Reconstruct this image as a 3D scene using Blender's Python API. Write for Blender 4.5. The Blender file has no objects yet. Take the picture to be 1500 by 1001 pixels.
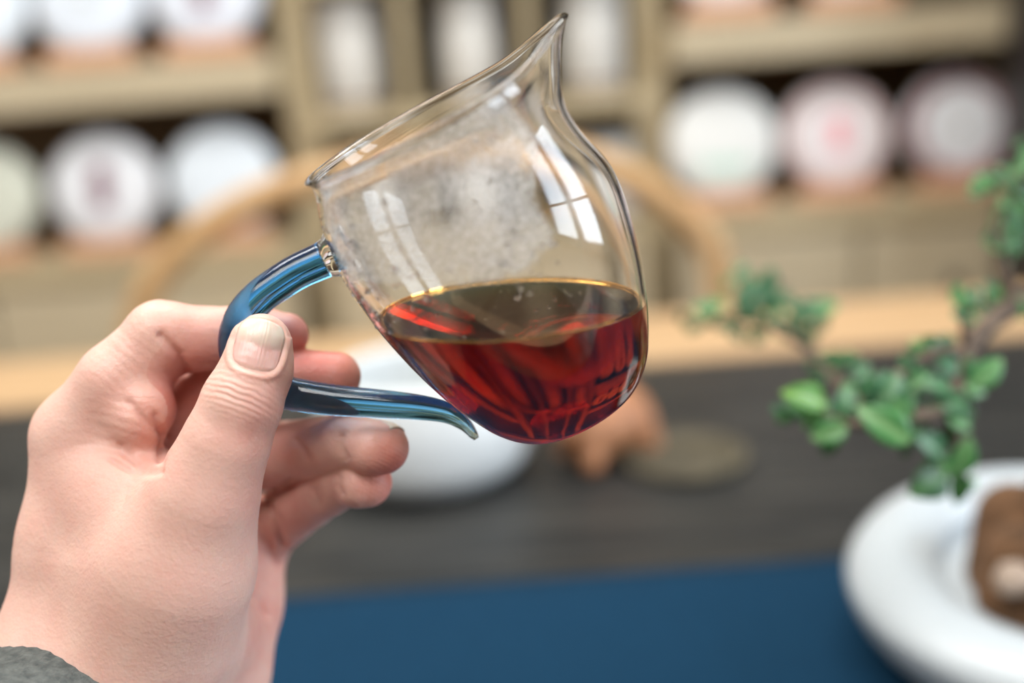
import bpy, bmesh, math, random
import numpy as np
from mathutils import Vector, Matrix

random.seed(7); np.random.seed(7)
scene = bpy.context.scene
COL = scene.collection

# ------------------------------------------------------------------ camera
TABLE_Z = 0.75
CAM = Vector((0.0, 0.0, TABLE_Z + 0.32))
PITCH, ROLL = math.radians(15.5), math.radians(4.2)
LENS = 40.0
F = 1500 * LENS / 36.0
fwd = Vector((0, math.cos(PITCH), -math.sin(PITCH)))
r0, u0 = Vector((1, 0, 0)), Vector((0, math.sin(PITCH), math.cos(PITCH)))
rgt = r0 * math.cos(ROLL) - u0 * math.sin(ROLL)
upv = u0 * math.cos(ROLL) + r0 * math.sin(ROLL)
cd = bpy.data.cameras.new('camera'); cam = bpy.data.objects.new('camera', cd); COL.objects.link(cam)
cd.lens = LENS; cd.sensor_width = 36.0; cd.clip_start = 0.01; cd.clip_end = 50
cam.matrix_world = Matrix(((rgt.x, upv.x, -fwd.x, CAM.x), (rgt.y, upv.y, -fwd.y, CAM.y), (rgt.z, upv.z, -fwd.z, CAM.z), (0, 0, 0, 1)))
cd.dof.use_dof = True; cd.dof.focus_distance = 0.288; cd.dof.aperture_fstop = 3.4; cd.dof.aperture_blades = 0
scene.camera = cam

# ------------------------------------------------------------------ light
world = bpy.data.worlds.new('world'); scene.world = world; world.use_nodes = True
world.node_tree.nodes['Background'].inputs[0].default_value = (0.75, 0.86, 1.0, 1)
world.node_tree.nodes['Background'].inputs[1].default_value = 1.0
vs = scene.view_settings
vs.view_transform = 'Standard'; vs.look = 'None'; vs.gamma = 1.0; vs.use_curve_mapping = False
vs.exposure = -0.2
scene.cycles.max_bounces = 14; scene.cycles.transmission_bounces = 12; scene.cycles.glossy_bounces = 6
scene.cycles.diffuse_bounces = 4; scene.cycles.transparent_max_bounces = 16
scene.cycles.sample_clamp_indirect = 6.0; scene.cycles.blur_glossy = 0.6

RX0, RX1, RY0, RY1, RZ1 = -2.6, 2.1, -1.9, 2.45, 2.75      # the room
WINDOWS = {1: dict(wall='right', a0=-0.95, a1=0.65, z0=0.85, z1=2.45)}
def area(name, loc, rot, sx, sy, energy, col):
    l = bpy.data.lights.new(name, 'AREA'); l.shape = 'RECTANGLE'; l.size = sx; l.size_y = sy; l.energy = energy; l.color = col
    o = bpy.data.objects.new(name, l); COL.objects.link(o); o.location = loc; o.rotation_euler = rot
    return o
w = WINDOWS[1]
area('daylight_right', (RX1 + 0.10, (w['a0'] + w['a1']) / 2, (w['z0'] + w['z1']) / 2), (math.pi / 2, 0, math.pi / 2), w['a1'] - w['a0'], w['z1'] - w['z0'], 108, (0.80, 0.90, 1.0))
area('added_ceiling_fill', (-0.3, 1.1, RZ1 - 0.03), (0, 0, 0), 2.4, 0.7, 72, (1.0, 0.98, 0.94))  # added fill lamp without a fixture, brightens the cabinet from overhead
area('added_ceiling_fill', (-0.5, -0.7, RZ1 - 0.03), (0, 0, 0), 2.0, 1.0, 66, (1.0, 0.985, 0.96))  # second added fill behind the camera, lifts the hand from the front

# ------------------------------------------------------------------ helpers
def P(px, py, d=0.0):
    """pixel + depth in mm from the 300 mm plane -> camera space mm (right, up, away)"""
    D = 300.0 + d
    return np.array([(px - 750) * D / F, (500.5 - py) * D / F, D], dtype=np.float64)
def W(v):
    return CAM + (rgt * float(v[0]) + upv * float(v[1]) + fwd * float(v[2])) * 0.001
def ray(px, py):
    return fwd + rgt * ((px - 750) / F) + upv * ((500.5 - py) / F)
def at(px, py, D): return CAM + ray(px, py) * D
def hit_y(px, py, Y): d = ray(px, py); return CAM + d * ((Y - CAM.y) / d.y)
def hit_z(px, py, Z): d = ray(px, py); return CAM + d * ((Z - CAM.z) / d.z)

def tag(o, label=None, cat=None, group=None, kind=None):
    if label: o['label'] = label
    if cat: o['category'] = cat
    if group: o['group'] = group
    if kind: o['kind'] = kind
    return o
def empty(name, loc=(0, 0, 0), rot=None):
    o = bpy.data.objects.new(name, None); COL.objects.link(o); o.empty_display_size = 0.05
    o.location = loc
    if rot is not None: o.rotation_euler = rot
    return o
def link(name, me, mat, parent=None, smooth=True):
    if mat is not None and not me.materials: me.materials.append(mat)
    o = bpy.data.objects.new(name, me); COL.objects.link(o)
    if parent is not None: o.parent = parent
    if smooth: me.shade_smooth()
    return o
def mesh(name, verts, faces, mat, parent=None, smooth=True):
    me = bpy.data.meshes.new(name); me.from_pydata([tuple(v) for v in verts], [], [tuple(f) for f in faces]); me.update()
    return link(name, me, mat, parent, smooth)
def box(name, c0, c1, mat, parent=None, bev=0.0):
    bm = bmesh.new(); bmesh.ops.create_cube(bm, size=1.0)
    s = [c1[i] - c0[i] for i in range(3)]; m = [(c1[i] + c0[i]) / 2 for i in range(3)]
    for v in bm.verts: v.co = Vector((v.co.x * s[0] + m[0], v.co.y * s[1] + m[1], v.co.z * s[2] + m[2]))
    if bev > 0: bmesh.ops.bevel(bm, geom=list(bm.edges), offset=bev, segments=2, profile=0.5, affect='EDGES')
    me = bpy.data.meshes.new(name); bm.to_mesh(me); bm.free()
    o = link(name, me, mat, parent, smooth=False)
    return o
def lathe_data(prof, n=48, close=False):
    vs_, fs = [], []
    m = len(prof)
    for i in range(n):
        a = 2 * math.pi * i / n; c, s = math.cos(a), math.sin(a)
        for (r, z) in prof: vs_.append((r * c, r * s, z))
    for i in range(n):
        j = (i + 1) % n
        for k in range(m - 1 if not close else m):
            l = (k + 1) % m
            fs.append((i * m + k, j * m + k, j * m + l, i * m + l))
    return vs_, fs
def weld(o, d=1e-6):
    bm = bmesh.new(); bm.from_mesh(o.data); bmesh.ops.remove_doubles(bm, verts=bm.verts, dist=d)
    bmesh.ops.dissolve_degenerate(bm, dist=d / 2, edges=bm.edges)
    bmesh.ops.recalc_face_normals(bm, faces=bm.faces); bm.to_mesh(o.data); bm.free(); o.data.shade_smooth(); return o
def lathe(name, prof, mat, parent=None, n=48):
    v, f = lathe_data(prof, n); return weld(mesh(name, v, f, mat, parent), 1e-6)
def catmull(pts, n):
    pts = np.array(pts, dtype=float); m = len(pts); out = []
    for i in range(m - 1):
        p0, p1, p2, p3 = pts[max(i - 1, 0)], pts[i], pts[i + 1], pts[min(i + 2, m - 1)]
        for t in np.linspace(0, 1, n, endpoint=False):
            out.append(0.5 * (2 * p1 + (p2 - p0) * t + (2 * p0 - 5 * p1 + 4 * p2 - p3) * t * t + (3 * p1 - p0 - 3 * p2 + p3) * t ** 3))
    out.append(pts[-1]); return np.array(out)
def tube(name, pts, rad, mat, parent=None, n=16, cap=True):
    pts = [Vector(p) for p in pts]; vs_, fs = [], []
    t0 = (pts[1] - pts[0]).normalized()
    nrm = t0.orthogonal().normalized()
    for i, p in enumerate(pts):
        t = (pts[min(i + 1, len(pts) - 1)] - pts[max(i - 1, 0)]).normalized()
        nrm = (nrm - t * nrm.dot(t)).normalized(); b = t.cross(nrm)
        for k in range(n):
            a = 2 * math.pi * k / n
            vs_.append(p + (nrm * math.cos(a) + b * math.sin(a)) * rad[i])
    for i in range(len(pts) - 1):
        for k in range(n):
            l = (k + 1) % n
            fs.append((i * n + k, i * n + l, (i + 1) * n + l, (i + 1) * n + k))
    if cap:
        fs.append(tuple(range(n - 1, -1, -1))); e = (len(pts) - 1) * n; fs.append(tuple(e + k for k in range(n)))
    o = mesh(name, vs_, fs, mat, parent)
    return o

# -- signed-distance modelling: smooth union of tapered capsules, meshed with surface nets
def smin(a, b, k):
    if k <= 0: return np.minimum(a, b)
    h = np.maximum(k - np.abs(a - b), 0) / k
    return np.minimum(a, b) - h * h * k * 0.25
class Field:
    def __init__(s, lo, hi, h):
        s.lo = np.array(lo, float); s.h = h
        s.n = np.ceil((np.array(hi) - s.lo) / h).astype(int) + 1
        s.ax = [(s.lo[i] + h * np.arange(s.n[i])).astype(np.float32) for i in range(3)]
    def new(s): return np.full(s.n, 40.0, np.float32)
    def cap(s, arr, a, b, ra, rb, k, flat=None):
        """add a tapered capsule; flat=(dir, factor) squashes it along dir"""
        a = np.array(a, np.float32); b = np.array(b, np.float32); R = max(ra, rb) + k + 6 * s.h
        sl = []
        for i in range(3):
            l = int(np.floor((min(a[i], b[i]) - R - s.lo[i]) / s.h)); u = int(np.ceil((max(a[i], b[i]) + R - s.lo[i]) / s.h)) + 1
            l = max(l, 0); u = min(u, s.n[i])
            if u <= l: return
            sl.append(slice(l, u))
        X = s.ax[0][sl[0]][:, None, None]; Y = s.ax[1][sl[1]][None, :, None]; Z = s.ax[2][sl[2]][None, None, :]
        ba = b - a; L = float(ba @ ba) + 1e-9
        px, py, pz = X - a[0], Y - a[1], Z - a[2]
        t = np.clip((px * ba[0] + py * ba[1] + pz * ba[2]) / L, 0, 1)
        dx, dy, dz = px - t * ba[0], py - t * ba[1], pz - t * ba[2]
        if flat is not None:
            dr, fc = np.array(flat[0], np.float32), flat[1]; dr = dr / np.linalg.norm(dr)
            dd = (dx * dr[0] + dy * dr[1] + dz * dr[2]) * (1 / fc - 1)
            dx = dx + dd * dr[0]; dy = dy + dd * dr[1]; dz = dz + dd * dr[2]
        d = np.sqrt(dx * dx + dy * dy + dz * dz) - (ra + t * (rb - ra))
        arr[tuple(sl)] = smin(arr[tuple(sl)], d.astype(np.float32), k)
    def mesh(s, vol):
        ins = vol < 0
        n = vol.shape
        cnt = np.zeros((n[0] - 1, n[1] - 1, n[2] - 1), np.int8)
        corners = [(i, j, k) for i in (0, 1) for j in (0, 1) for k in (0, 1)]
        for (i, j, k) in corners: cnt += ins[i:n[0] - 1 + i, j:n[1] - 1 + j, k:n[2] - 1 + k]
        act = (cnt > 0) & (cnt < 8); I, J, K = np.nonzero(act)
        idx = np.full(act.shape, -1, np.int64); idx[I, J, K] = np.arange(len(I))
        val = {c: vol[I + c[0], J + c[1], K + c[2]].astype(float) for c in corners}
        acc = np.zeros((len(I), 3)); num = np.zeros(len(I))
        for c in corners:
            for ax in range(3):
                if c[ax] == 0:
                    e = list(c); e[ax] = 1; e = tuple(e); va, vb = val[c], val[e]
                    m = (va < 0) != (vb < 0); t = np.where(m, va / np.where(m, va - vb, 1), 0)
                    p = np.tile(np.array(c, float), (len(I), 1)); p[:, ax] += t
                    acc += p * m[:, None]; num += m
        pos = s.lo + s.h * (np.stack([I, J, K], 1) + acc / num[:, None])
        faces = []
        for ax in range(3):
            o1, o2 = (ax + 1) % 3, (ax + 2) % 3
            A = [slice(None)] * 3; B = [slice(None)] * 3; A[ax] = slice(0, -1); B[ax] = slice(1, None)
            a_in, b_in = ins[tuple(A)], ins[tuple(B)]
            g = np.stack(np.nonzero(a_in != b_in), 1)
            g = g[(g[:, o1] > 0) & (g[:, o2] > 0) & (g[:, o1] < n[o1] - 1) & (g[:, o2] < n[o2] - 1)]
            sgn = a_in[g[:, 0], g[:, 1], g[:, 2]]
            q = []
            for (d1, d2) in ((-1, -1), (0, -1), (0, 0), (-1, 0)):
                gg = g.copy(); gg[:, o1] += d1; gg[:, o2] += d2; q.append(idx[gg[:, 0], gg[:, 1], gg[:, 2]])
            q = np.stack(q, 1); q[~sgn] = q[~sgn][:, ::-1]; faces.append(q)
        return pos, np.concatenate(faces)
def np_mesh(name, pos, faces):
    me = bpy.data.meshes.new(name)
    me.vertices.add(len(pos)); me.vertices.foreach_set('co', np.asarray(pos, np.float32).ravel())
    k = faces.shape[1]
    me.loops.add(faces.size); me.loops.foreach_set('vertex_index', faces.astype(np.int32).ravel())
    me.polygons.add(len(faces)); me.polygons.foreach_set('loop_start', np.arange(0, faces.size, k, dtype=np.int32))
    me.update(calc_edges=True); me.validate()
    return me

# ------------------------------------------------------------------ materials
def new_mat(name):
    m = bpy.data.materials.new(name); m.use_nodes = True
    return m, m.node_tree.nodes, m.node_tree.links, m.node_tree.nodes['Principled BSDF']
def pmat(name, col, rough=0.5, col2=None, scale=20.0, stretch=None, bump=0.0, bscale=None, spec=0.5, metal=0.0, coat=0.0, detail=5.0, contrast=(0.3, 0.7)):
    m, N, L, b = new_mat(name)
    b.inputs['Roughness'].default_value = rough; b.inputs['Metallic'].default_value = metal
    b.inputs['Specular IOR Level'].default_value = spec; b.inputs['Coat Weight'].default_value = coat
    b.inputs['Base Color'].default_value = (*col, 1)
    if col2 is not None or bump > 0:
        tc = N.new('ShaderNodeTexCoord'); mp = N.new('ShaderNodeMapping'); L.new(tc.outputs['Object'], mp.inputs[0])
        if stretch: mp.inputs['Scale'].default_value = stretch
    if col2 is not None:
        nz = N.new('ShaderNodeTexNoise'); nz.inputs['Scale'].default_value = scale; nz.inputs['Detail'].default_value = detail
        L.new(mp.outputs[0], nz.inputs['Vector'])
        rp = N.new('ShaderNodeValToRGB'); rp.color_ramp.elements[0].position, rp.color_ramp.elements[1].position = contrast
        rp.color_ramp.elements[0].color = (*col, 1); rp.color_ramp.elements[1].color = (*col2, 1)
        L.new(nz.outputs['Fac'], rp.inputs[0]); L.new(rp.outputs[0], b.inputs['Base Color'])
    if bump > 0:
        n2 = N.new('ShaderNodeTexNoise'); n2.inputs['Scale'].default_value = bscale or scale; n2.inputs['Detail'].default_value = 4
        L.new(mp.outputs[0], n2.inputs['Vector'])
        bp = N.new('ShaderNodeBump'); bp.inputs['Strength'].default_value = bump; bp.inputs['Distance'].default_value = 0.002
        L.new(n2.outputs['Fac'], bp.inputs['Height']); L.new(bp.outputs[0], b.inputs['Normal'])
    return m
def glass_mat(name, ior=1.47, col=(1, 1, 1), rough=0.0, absorb=None):
    m = bpy.data.materials.new(name); m.use_nodes = True; N, L = m.node_tree.nodes, m.node_tree.links
    N.clear(); out = N.new('ShaderNodeOutputMaterial'); g = N.new('ShaderNodeBsdfGlass')
    g.inputs['IOR'].default_value = ior; g.inputs['Color'].default_value = (*col, 1); g.inputs['Roughness'].default_value = rough
    L.new(g.outputs[0], out.inputs[0])
    if absorb:
        dens = max(absorb) * 1.02; v = N.new('ShaderNodeVolumeAbsorption'); v.inputs['Density'].default_value = dens
        v.inputs['Color'].default_value = tuple(1 - a / dens for a in absorb) + (1,)
        L.new(v.outputs[0], out.inputs['Volume'])
    return m

M = {}
M['wall'] = pmat('wall_plaster', (0.62, 0.57, 0.49), 0.9, (0.66, 0.61, 0.53), 6, bump=0.05, bscale=60)
M['rear_wall'] = pmat('rear_wall_dark_wood', (0.11, 0.085, 0.065), 0.6, (0.15, 0.12, 0.09), 5, stretch=(8, 8, 1))
M['ceiling'] = pmat('ceiling_paint', (0.75, 0.74, 0.71), 0.9, (0.78, 0.77, 0.75), 4)
M['floor'] = pmat('floor_wood', (0.33, 0.22, 0.13), 0.5, (0.42, 0.29, 0.18), 4, stretch=(1, 12, 1))
M['cab'] = pmat('cabinet_wood', (0.37, 0.30, 0.18), 0.6, (0.45, 0.37, 0.235), 5, stretch=(1, 8, 12), bump=0.06, bscale=40)
M['cab_pale'] = pmat('cabinet_panel_wood', (0.42, 0.355, 0.24), 0.6, (0.48, 0.41, 0.285), 5, stretch=(1, 8, 10))
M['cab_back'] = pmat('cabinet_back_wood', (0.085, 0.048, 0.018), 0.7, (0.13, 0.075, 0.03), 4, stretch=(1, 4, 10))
M['dark_post'] = pmat('dark_post_wood', (0.012, 0.011, 0.012), 0.45, (0.03, 0.026, 0.024), 8, stretch=(6, 6, 1))
M['chair'] = pmat('chair_wood', (0.45, 0.275, 0.125), 0.45, (0.54, 0.34, 0.165), 8, stretch=(6, 6, 1.5))
M['rim_wood'] = pmat('table_rim_wood', (0.42, 0.27, 0.14), 0.5, (0.50, 0.33, 0.18), 6, stretch=(1.2, 14, 4))
M['plank'] = pmat('table_dark_wood', (0.008, 0.0095, 0.0105), 0.42, (0.036, 0.0355, 0.033), 9, contrast=(0.38, 0.66), stretch=(1.0, 16, 6), spec=0.3, bump=0.25, bscale=24)
M['runner'] = pmat('blue_runner_cloth', (0.002, 0.023, 0.052), 0.85, (0.0035, 0.031, 0.068), 300, spec=0.12, bump=0.12, bscale=900)
M['white_ceramic'] = pmat('white_ceramic', (0.42, 0.465, 0.495), 0.33, (0.45, 0.495, 0.525), 12)
M['white_glaze'] = pmat('white_glaze', (0.62, 0.65, 0.66), 0.3, (0.66, 0.69, 0.70), 12)
M['clay'] = pmat('tea_pet_clay', (0.30, 0.12, 0.05), 0.55, (0.46, 0.21, 0.10), 60, bump=0.3, bscale=200)
M['bark'] = pmat('bonsai_bark', (0.05, 0.032, 0.022), 0.85, (0.15, 0.105, 0.072), 90, stretch=(1, 1, 1), bump=0.6, bscale=260)
M['soil'] = pmat('soil_moss', (0.055, 0.028, 0.012), 0.95, (0.20, 0.10, 0.045), 70, bump=0.9, bscale=220)
M['stone'] = pmat('pale_stone', (0.28, 0.21, 0.16), 0.85, (0.42, 0.34, 0.28), 120, bump=0.5, bscale=260)
M['stand'] = pmat('cake_stand_wood', (0.52, 0.27, 0.15), 0.6, (0.60, 0.34, 0.20), 10, stretch=(2, 8, 8))
M['window_frame'] = pmat('window_frame_paint', (0.42, 0.40, 0.37), 0.5)
M['knob'] = pmat('iron_knob', (0.05, 0.045, 0.04), 0.4, metal=0.7)

# ------------------------------------------------------------------ the room
def structure(o): o['kind'] = 'structure'; return o
structure(box('floor', (RX0 - 0.2, RY0 - 0.2, -0.1), (RX1 + 0.2, RY1 + 0.2, 0), M['floor']))
structure(box('ceiling', (RX0 - 0.2, RY0 - 0.2, RZ1), (RX1 + 0.2, RY1 + 0.2, RZ1 + 0.1), M['ceiling']))
structure(box('wall_back', (RX0 - 0.15, RY1, 0), (RX1 + 0.15, RY1 + 0.15, RZ1), M['wall']))
structure(box('wall_left', (RX0 - 0.15, RY0 - 0.15, 0), (RX0, RY1, RZ1), M['wall']))
def pane_material():
    m = bpy.data.materials.new('window_glass'); m.use_nodes = True; N, L = m.node_tree.nodes, m.node_tree.links
    N.clear(); out = N.new('ShaderNodeOutputMaterial'); mix = N.new('ShaderNodeMixShader'); mix.inputs[0].default_value = 0.06
    t = N.new('ShaderNodeBsdfTransparent'); g = N.new('ShaderNodeBsdfGlossy'); g.inputs['Roughness'].default_value = 0.02
    L.new(t.outputs[0], mix.inputs[1]); L.new(g.outputs[0], mix.inputs[2]); L.new(mix.outputs[0], out.inputs[0]); return m
M['pane'] = pane_material()
def wall_with_window(name, wname, w, cols, rows):
    """a wall built of four pieces around an opening, and the framed window in it"""
    if w['wall'] == 'right':
        def bx(a0, a1, z0, z1, t0, t1): return (RX1 + t0, a0, z0), (RX1 + t1, a1, z1)
        e0, e1 = RY0 - 0.15, RY1
    else:
        def bx(a0, a1, z0, z1, t0, t1): return (a0, RY0 - t1, z0), (a1, RY0 - t0, z1)
        e0, e1 = RX0, RX1 + 0.15
    a0, a1, z0, z1 = w['a0'], w['a1'], w['z0'], w['z1']
    vs_, fs = [], []
    for (p, q, r, s) in ((e0, a0, 0, RZ1), (a1, e1, 0, RZ1), (a0, a1, 0, z0), (a0, a1, z1, RZ1)):
        c0, c1 = bx(p, q, r, s, 0, 0.15); k = len(vs_)
        vs_ += [(x, y, z) for x in (c0[0], c1[0]) for y in (c0[1], c1[1]) for z in (c0[2], c1[2])]
        fs += [tuple(k + i for i in f) for f in ((0, 1, 3, 2), (4, 6, 7, 5), (0, 4, 5, 1), (2, 3, 7, 6), (0, 2, 6, 4), (1, 5, 7, 3))]
    structure(mesh(name, vs_, fs, M['wall'], None, False))
    win = structure(empty(wname, (0, 0, 0)))
    t = 0.055
    for (p, q, r, s) in ((a0, a0 + t, z0, z1), (a1 - t, a1, z0, z1), (a0 + t, a1 - t, z0, z0 + t), (a0 + t, a1 - t, z1 - t, z1)):
        c0, c1 = bx(p, q, r, s, 0.01, 0.07); box('frame_bar', c0, c1, M['window_frame'], win)
    for i in range(1, cols):
        x = a0 + (a1 - a0) * i / cols; c0, c1 = bx(x - 0.11, x + 0.11, z0 + t, z1 - t, 0.015, 0.065); box('mullion', c0, c1, M['window_frame'], win)
    for j in range(1, rows):
        z = z0 + (z1 - z0) * (0.32 if rows == 2 else j / rows); c0, c1 = bx(a0 + t, a1 - t, z - 0.02, z + 0.02, 0.02, 0.06); box('glazing_bar', c0, c1, M['window_frame'], win)
    c0, c1 = bx(a0 + t, a1 - t, z0 + t, z1 - t, 0.036, 0.040); box('pane', c0, c1, M['pane'], win)
    c0, c1 = bx(a0 - 0.04, a1 + 0.04, z0 - 0.035, z0, -0.05, 0.07); box('window_sill', c0, c1, M['window_frame'], win)
wall_with_window('wall_right', 'window_1', WINDOWS[1], 2, 2)
structure(box('wall_rear', (RX0, RY0 - 0.15, 0), (RX1 + 0.15, RY0, RZ1), M['rear_wall']))

# ------------------------------------------------------------------ shelf cabinet against the back wall
YF = 2.00                                    # its front plane
def zf(px, py, Y=YF): return hit_y(px, py, Y).z
def xf(px, py, Y=YF): return hit_y(px, py, Y).x
z_up = (zf(200, 125) + zf(1250, 48)) / 2     # centre of the upper shelf board
z_low = (zf(158, 366, YF + .06) + zf(1222, 291, YF + .06)) / 2   # where the cakes stand
z_mid = (zf(500, 172) + zf(900, 160)) / 2    # middle bay shelf
xl, xr = xf(425, 100), xf(962, 100)          # the two posts
cab = empty('shelf_cabinet', (0, YF, 0)); tag(cab, 'tall tan wooden display cabinet along the back wall holding tea cakes', 'cabinet')
def cb(name, c0, c1, mat, bev=0.004):
    return box(name, (c0[0], c0[1] - YF, c0[2]), (c1[0], c1[1] - YF, c1[2]), mat, cab, bev)
CX0, CX1, CD, CTOP = -1.55, xf(1480, 160) + 0.13, 0.33, 1.95
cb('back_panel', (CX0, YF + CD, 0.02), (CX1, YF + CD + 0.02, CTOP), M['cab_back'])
for x in (CX0 + 0.03, xl, xr, CX1 - 0.03): cb('post', (x - 0.032, YF + 0.085, 0), (x + 0.032, YF + CD, CTOP), M['cab'])
cb('top_board', (CX0, YF - 0.02, CTOP), (CX1, YF + CD + 0.02, CTOP + 0.05), M['cab'])
for (xa, xb) in ((CX0 + 0.062, xl - 0.032), (xr + 0.032, CX1 - 0.062)):
    for z in (z_up, z_up + 0.315):
        cb('shelf_board', (xa, YF - 0.004, z - 0.034), (xb, YF + CD, z + 0.034), M['cab_pale'])
    cb('shelf_board', (xa, YF - 0.004, z_low - 0.05), (xb, YF + CD, z_low), M['cab'])
for z in (z_mid, z_mid - 0.23, z_mid + 0.235):
    cb('shelf_board', (xl + 0.032, YF - 0.004, z - 0.013), (xr - 0.032, YF + CD, z + 0.013), M['cab'])
for px in (594, 776):
    x = xf(px, 100); 
    cb('divider', (x - 0.011, YF + 0.0, z_mid - 0.217), (x + 0.011, YF + CD, CTOP), M['cab'])
zb = z_low - 0.05
for (xa, xb, nd) in ((CX0 + 0.062, xl - 0.032, 2), (xl + 0.032, xr - 0.032, 2), (xr + 0.032, CX1 - 0.062, 2)):
    top = zb if xa != xl + 0.032 else z_mid - 0.243
    wdt = (xb - xa) / nd
    for i in range(nd):
        for (za, zc) in ((top - 0.21, top), (top - 0.44, top - 0.22), (0.06, top - 0.45)):
            d = cb('drawer_front', (xa + i * wdt + 0.004, YF + 0.002, za + 0.004), (xa + (i + 1) * wdt - 0.004, YF + 0.026, zc - 0.004), M['cab_pale'])
            kx, kz = xa + (i + 0.5) * wdt, (za + zc) / 2
            k = lathe('knob', [(0, 0), (0.006, 0), (0.006, 0.012), (0.014, 0.018), (0.014, 0.024), (0.008, 0.029), (0, 0.030)], M['knob'], d, 16)
            k.rotation_euler = (math.pi / 2, 0, 0); k.location = (kx, 0.002, kz)
dp = box('dark_pillar', (xf(1478, 160, YF - 0.06), YF - 0.30, 0), (xf(1478, 160, YF - 0.06) + 0.24, YF - 0.03, 2.2), M['dark_post'], None, 0.01)
tag(dp, 'near-black wooden pillar standing before the end of the tan cabinet', 'pillar')

# tea cakes: paper-wrapped discs on little wooden stands
def paper(name, col, edge=None):
    return pmat(name, col, 0.75, tuple(min(1, c * 1.06) for c in col), 14, bump=0.25, bscale=30)
M['mark_dark'] = pmat('print_plum', (0.16, 0.055, 0.085), 0.8); M['mark_pink'] = pmat('print_pink', (0.75, 0.36, 0.40), 0.8)
M['mark_green'] = pmat('print_green', (0.42, 0.60, 0.52), 0.8); M['mark_grey'] = pmat('print_grey', (0.45, 0.47, 0.46), 0.8)
R_CAKE = 0.098
PROF = [(0, -0.012), (0.05, -0.012), (0.078, -0.014), (0.091, -0.009), (R_CAKE, 0.0), (0.0945, 0.010), (0.083, 0.017), (0.060, 0.0205), (0.03, 0.0215), (0, 0.0215)]
def tea_cake(px, py, col, mark, label, row, edge=None):
    short = {-18: 'the greenish grey tea cake', 157: 'the white cake with the plum strip', 328: 'the plain pale blue cake beside the post', 1057: 'the green-banded tea cake', 1223: 'the pink-printed cake below the upper shelf', 1400: 'the plum-bordered tea cake',
             -46: 'the pale blue upper-shelf cake', 126: 'the upper-shelf cake with the centre dot', 298: 'the bluish upper-shelf cake with the plum strip', 1060: 'the pink-printed upper-shelf cake', 1240: 'the plain white upper-shelf cake'}[px]
    z0 = (z_low if row == 'low' else z_up + 0.034) + 0.0006
    Y = YF + 0.05
    c = hit_y(px, py, Y)
    st = empty('cake_stand', (c.x, Y, z0)); tag(st, 'small reddish wooden easel under ' + short, 'stand')
    box('base', (-0.075, -0.045, 0), (0.075, 0.075, 0.016), M['stand'], st, 0.003)
    box('front_lip', (-0.075, -0.055, 0), (0.075, -0.043, 0.034), M['stand'], st, 0.003)
    bk = box('back_rest', (-0.03, 0.050, 0.016), (0.03, 0.062, 0.15), M['stand'], st, 0.003)
    m = paper('paper_' + label[:12], tuple(c * 0.80 for c in col))
    ck = empty('tea_cake', (c.x, Y - 0.004, z0 + 0.016 + R_CAKE * 0.985), (math.radians(80), 0, 0))
    tag(ck, label, 'tea cake')
    lathe('wrapper', PROF, m, ck, 56)
    if mark == 'strip':
        box('print', (-0.016, -0.038, 0.0212), (0.016, 0.045, 0.0222), M['mark_dark'], ck)
    elif mark == 'pink':
        box('print', (-0.018, -0.030, 0.0212), (0.018, 0.034, 0.0222), M['mark_pink'], ck)
    elif mark == 'dot':
        lathe('print', [(0, 0.0213), (0.014, 0.0213), (0.014, 0.0223), (0, 0.0223)], M['mark_grey'], ck, 24)
    elif mark == 'green':
        box('print', (-0.045, -0.052, 0.0190), (0.045, -0.030, 0.0222), M['mark_green'], ck)
    if edge is not None:
        lathe('border_print', [(0.071, 0.0191), (0.083, 0.0175), (0.0915, 0.0128), (0.0918, 0.0135), (0.0833, 0.0182), (0.0711, 0.0199), (0.071, 0.0191)], edge, ck, 56)
M['edge_plum'] = pmat('border_plum', (0.33, 0.20, 0.22), 0.8)
M['edge_rose'] = pmat('border_rose', (0.62, 0.47, 0.47), 0.8)
WHT, BLU, GRN = (0.80, 0.80, 0.81), (0.74, 0.82, 0.90), (0.62, 0.65, 0.56)
tea_cake(-18, 300, GRN, None, 'greenish grey paper-wrapped tea cake next to the plum-printed one', 'low')
tea_cake(157, 285, (0.76, 0.79, 0.84), 'strip', 'white paper-wrapped tea cake printed with an upright plum strip', 'low')
tea_cake(328, 270, BLU, None, 'plain pale blue tea cake beside the cabinet post', 'low')
tea_cake(1057, 210, (0.82, 0.84, 0.83), 'green', 'white tea cake with a pale green print band near its foot', 'low')
tea_cake(1223, 205, (0.82, 0.80, 0.82), 'pink', 'white tea cake with a pink print in its middle', 'low', M['edge_rose'])
tea_cake(1400, 195, (0.72, 0.74, 0.78), 'dot', 'white tea cake with a plum border and small grey centre dot', 'low', M['edge_plum'])
tea_cake(-46, -20, BLU, None, 'pale blue tea cake on the upper shelf above the greenish one', 'up')
tea_cake(126, -30, (0.72, 0.79, 0.88), 'dot', 'bluish white tea cake with centre dot on the upper shelf', 'up')
tea_cake(298, -40, (0.72, 0.77, 0.86), 'strip', 'bluish tea cake with plum strip on the upper shelf beside the post', 'up')
tea_cake(1060, -85, (0.80, 0.78, 0.78), 'pink', 'white tea cake with pink print on the upper shelf', 'up')
tea_cake(1240, -95, (0.78, 0.78, 0.78), None, 'plain white tea cake on the upper shelf above the pink-printed one', 'up')

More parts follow.
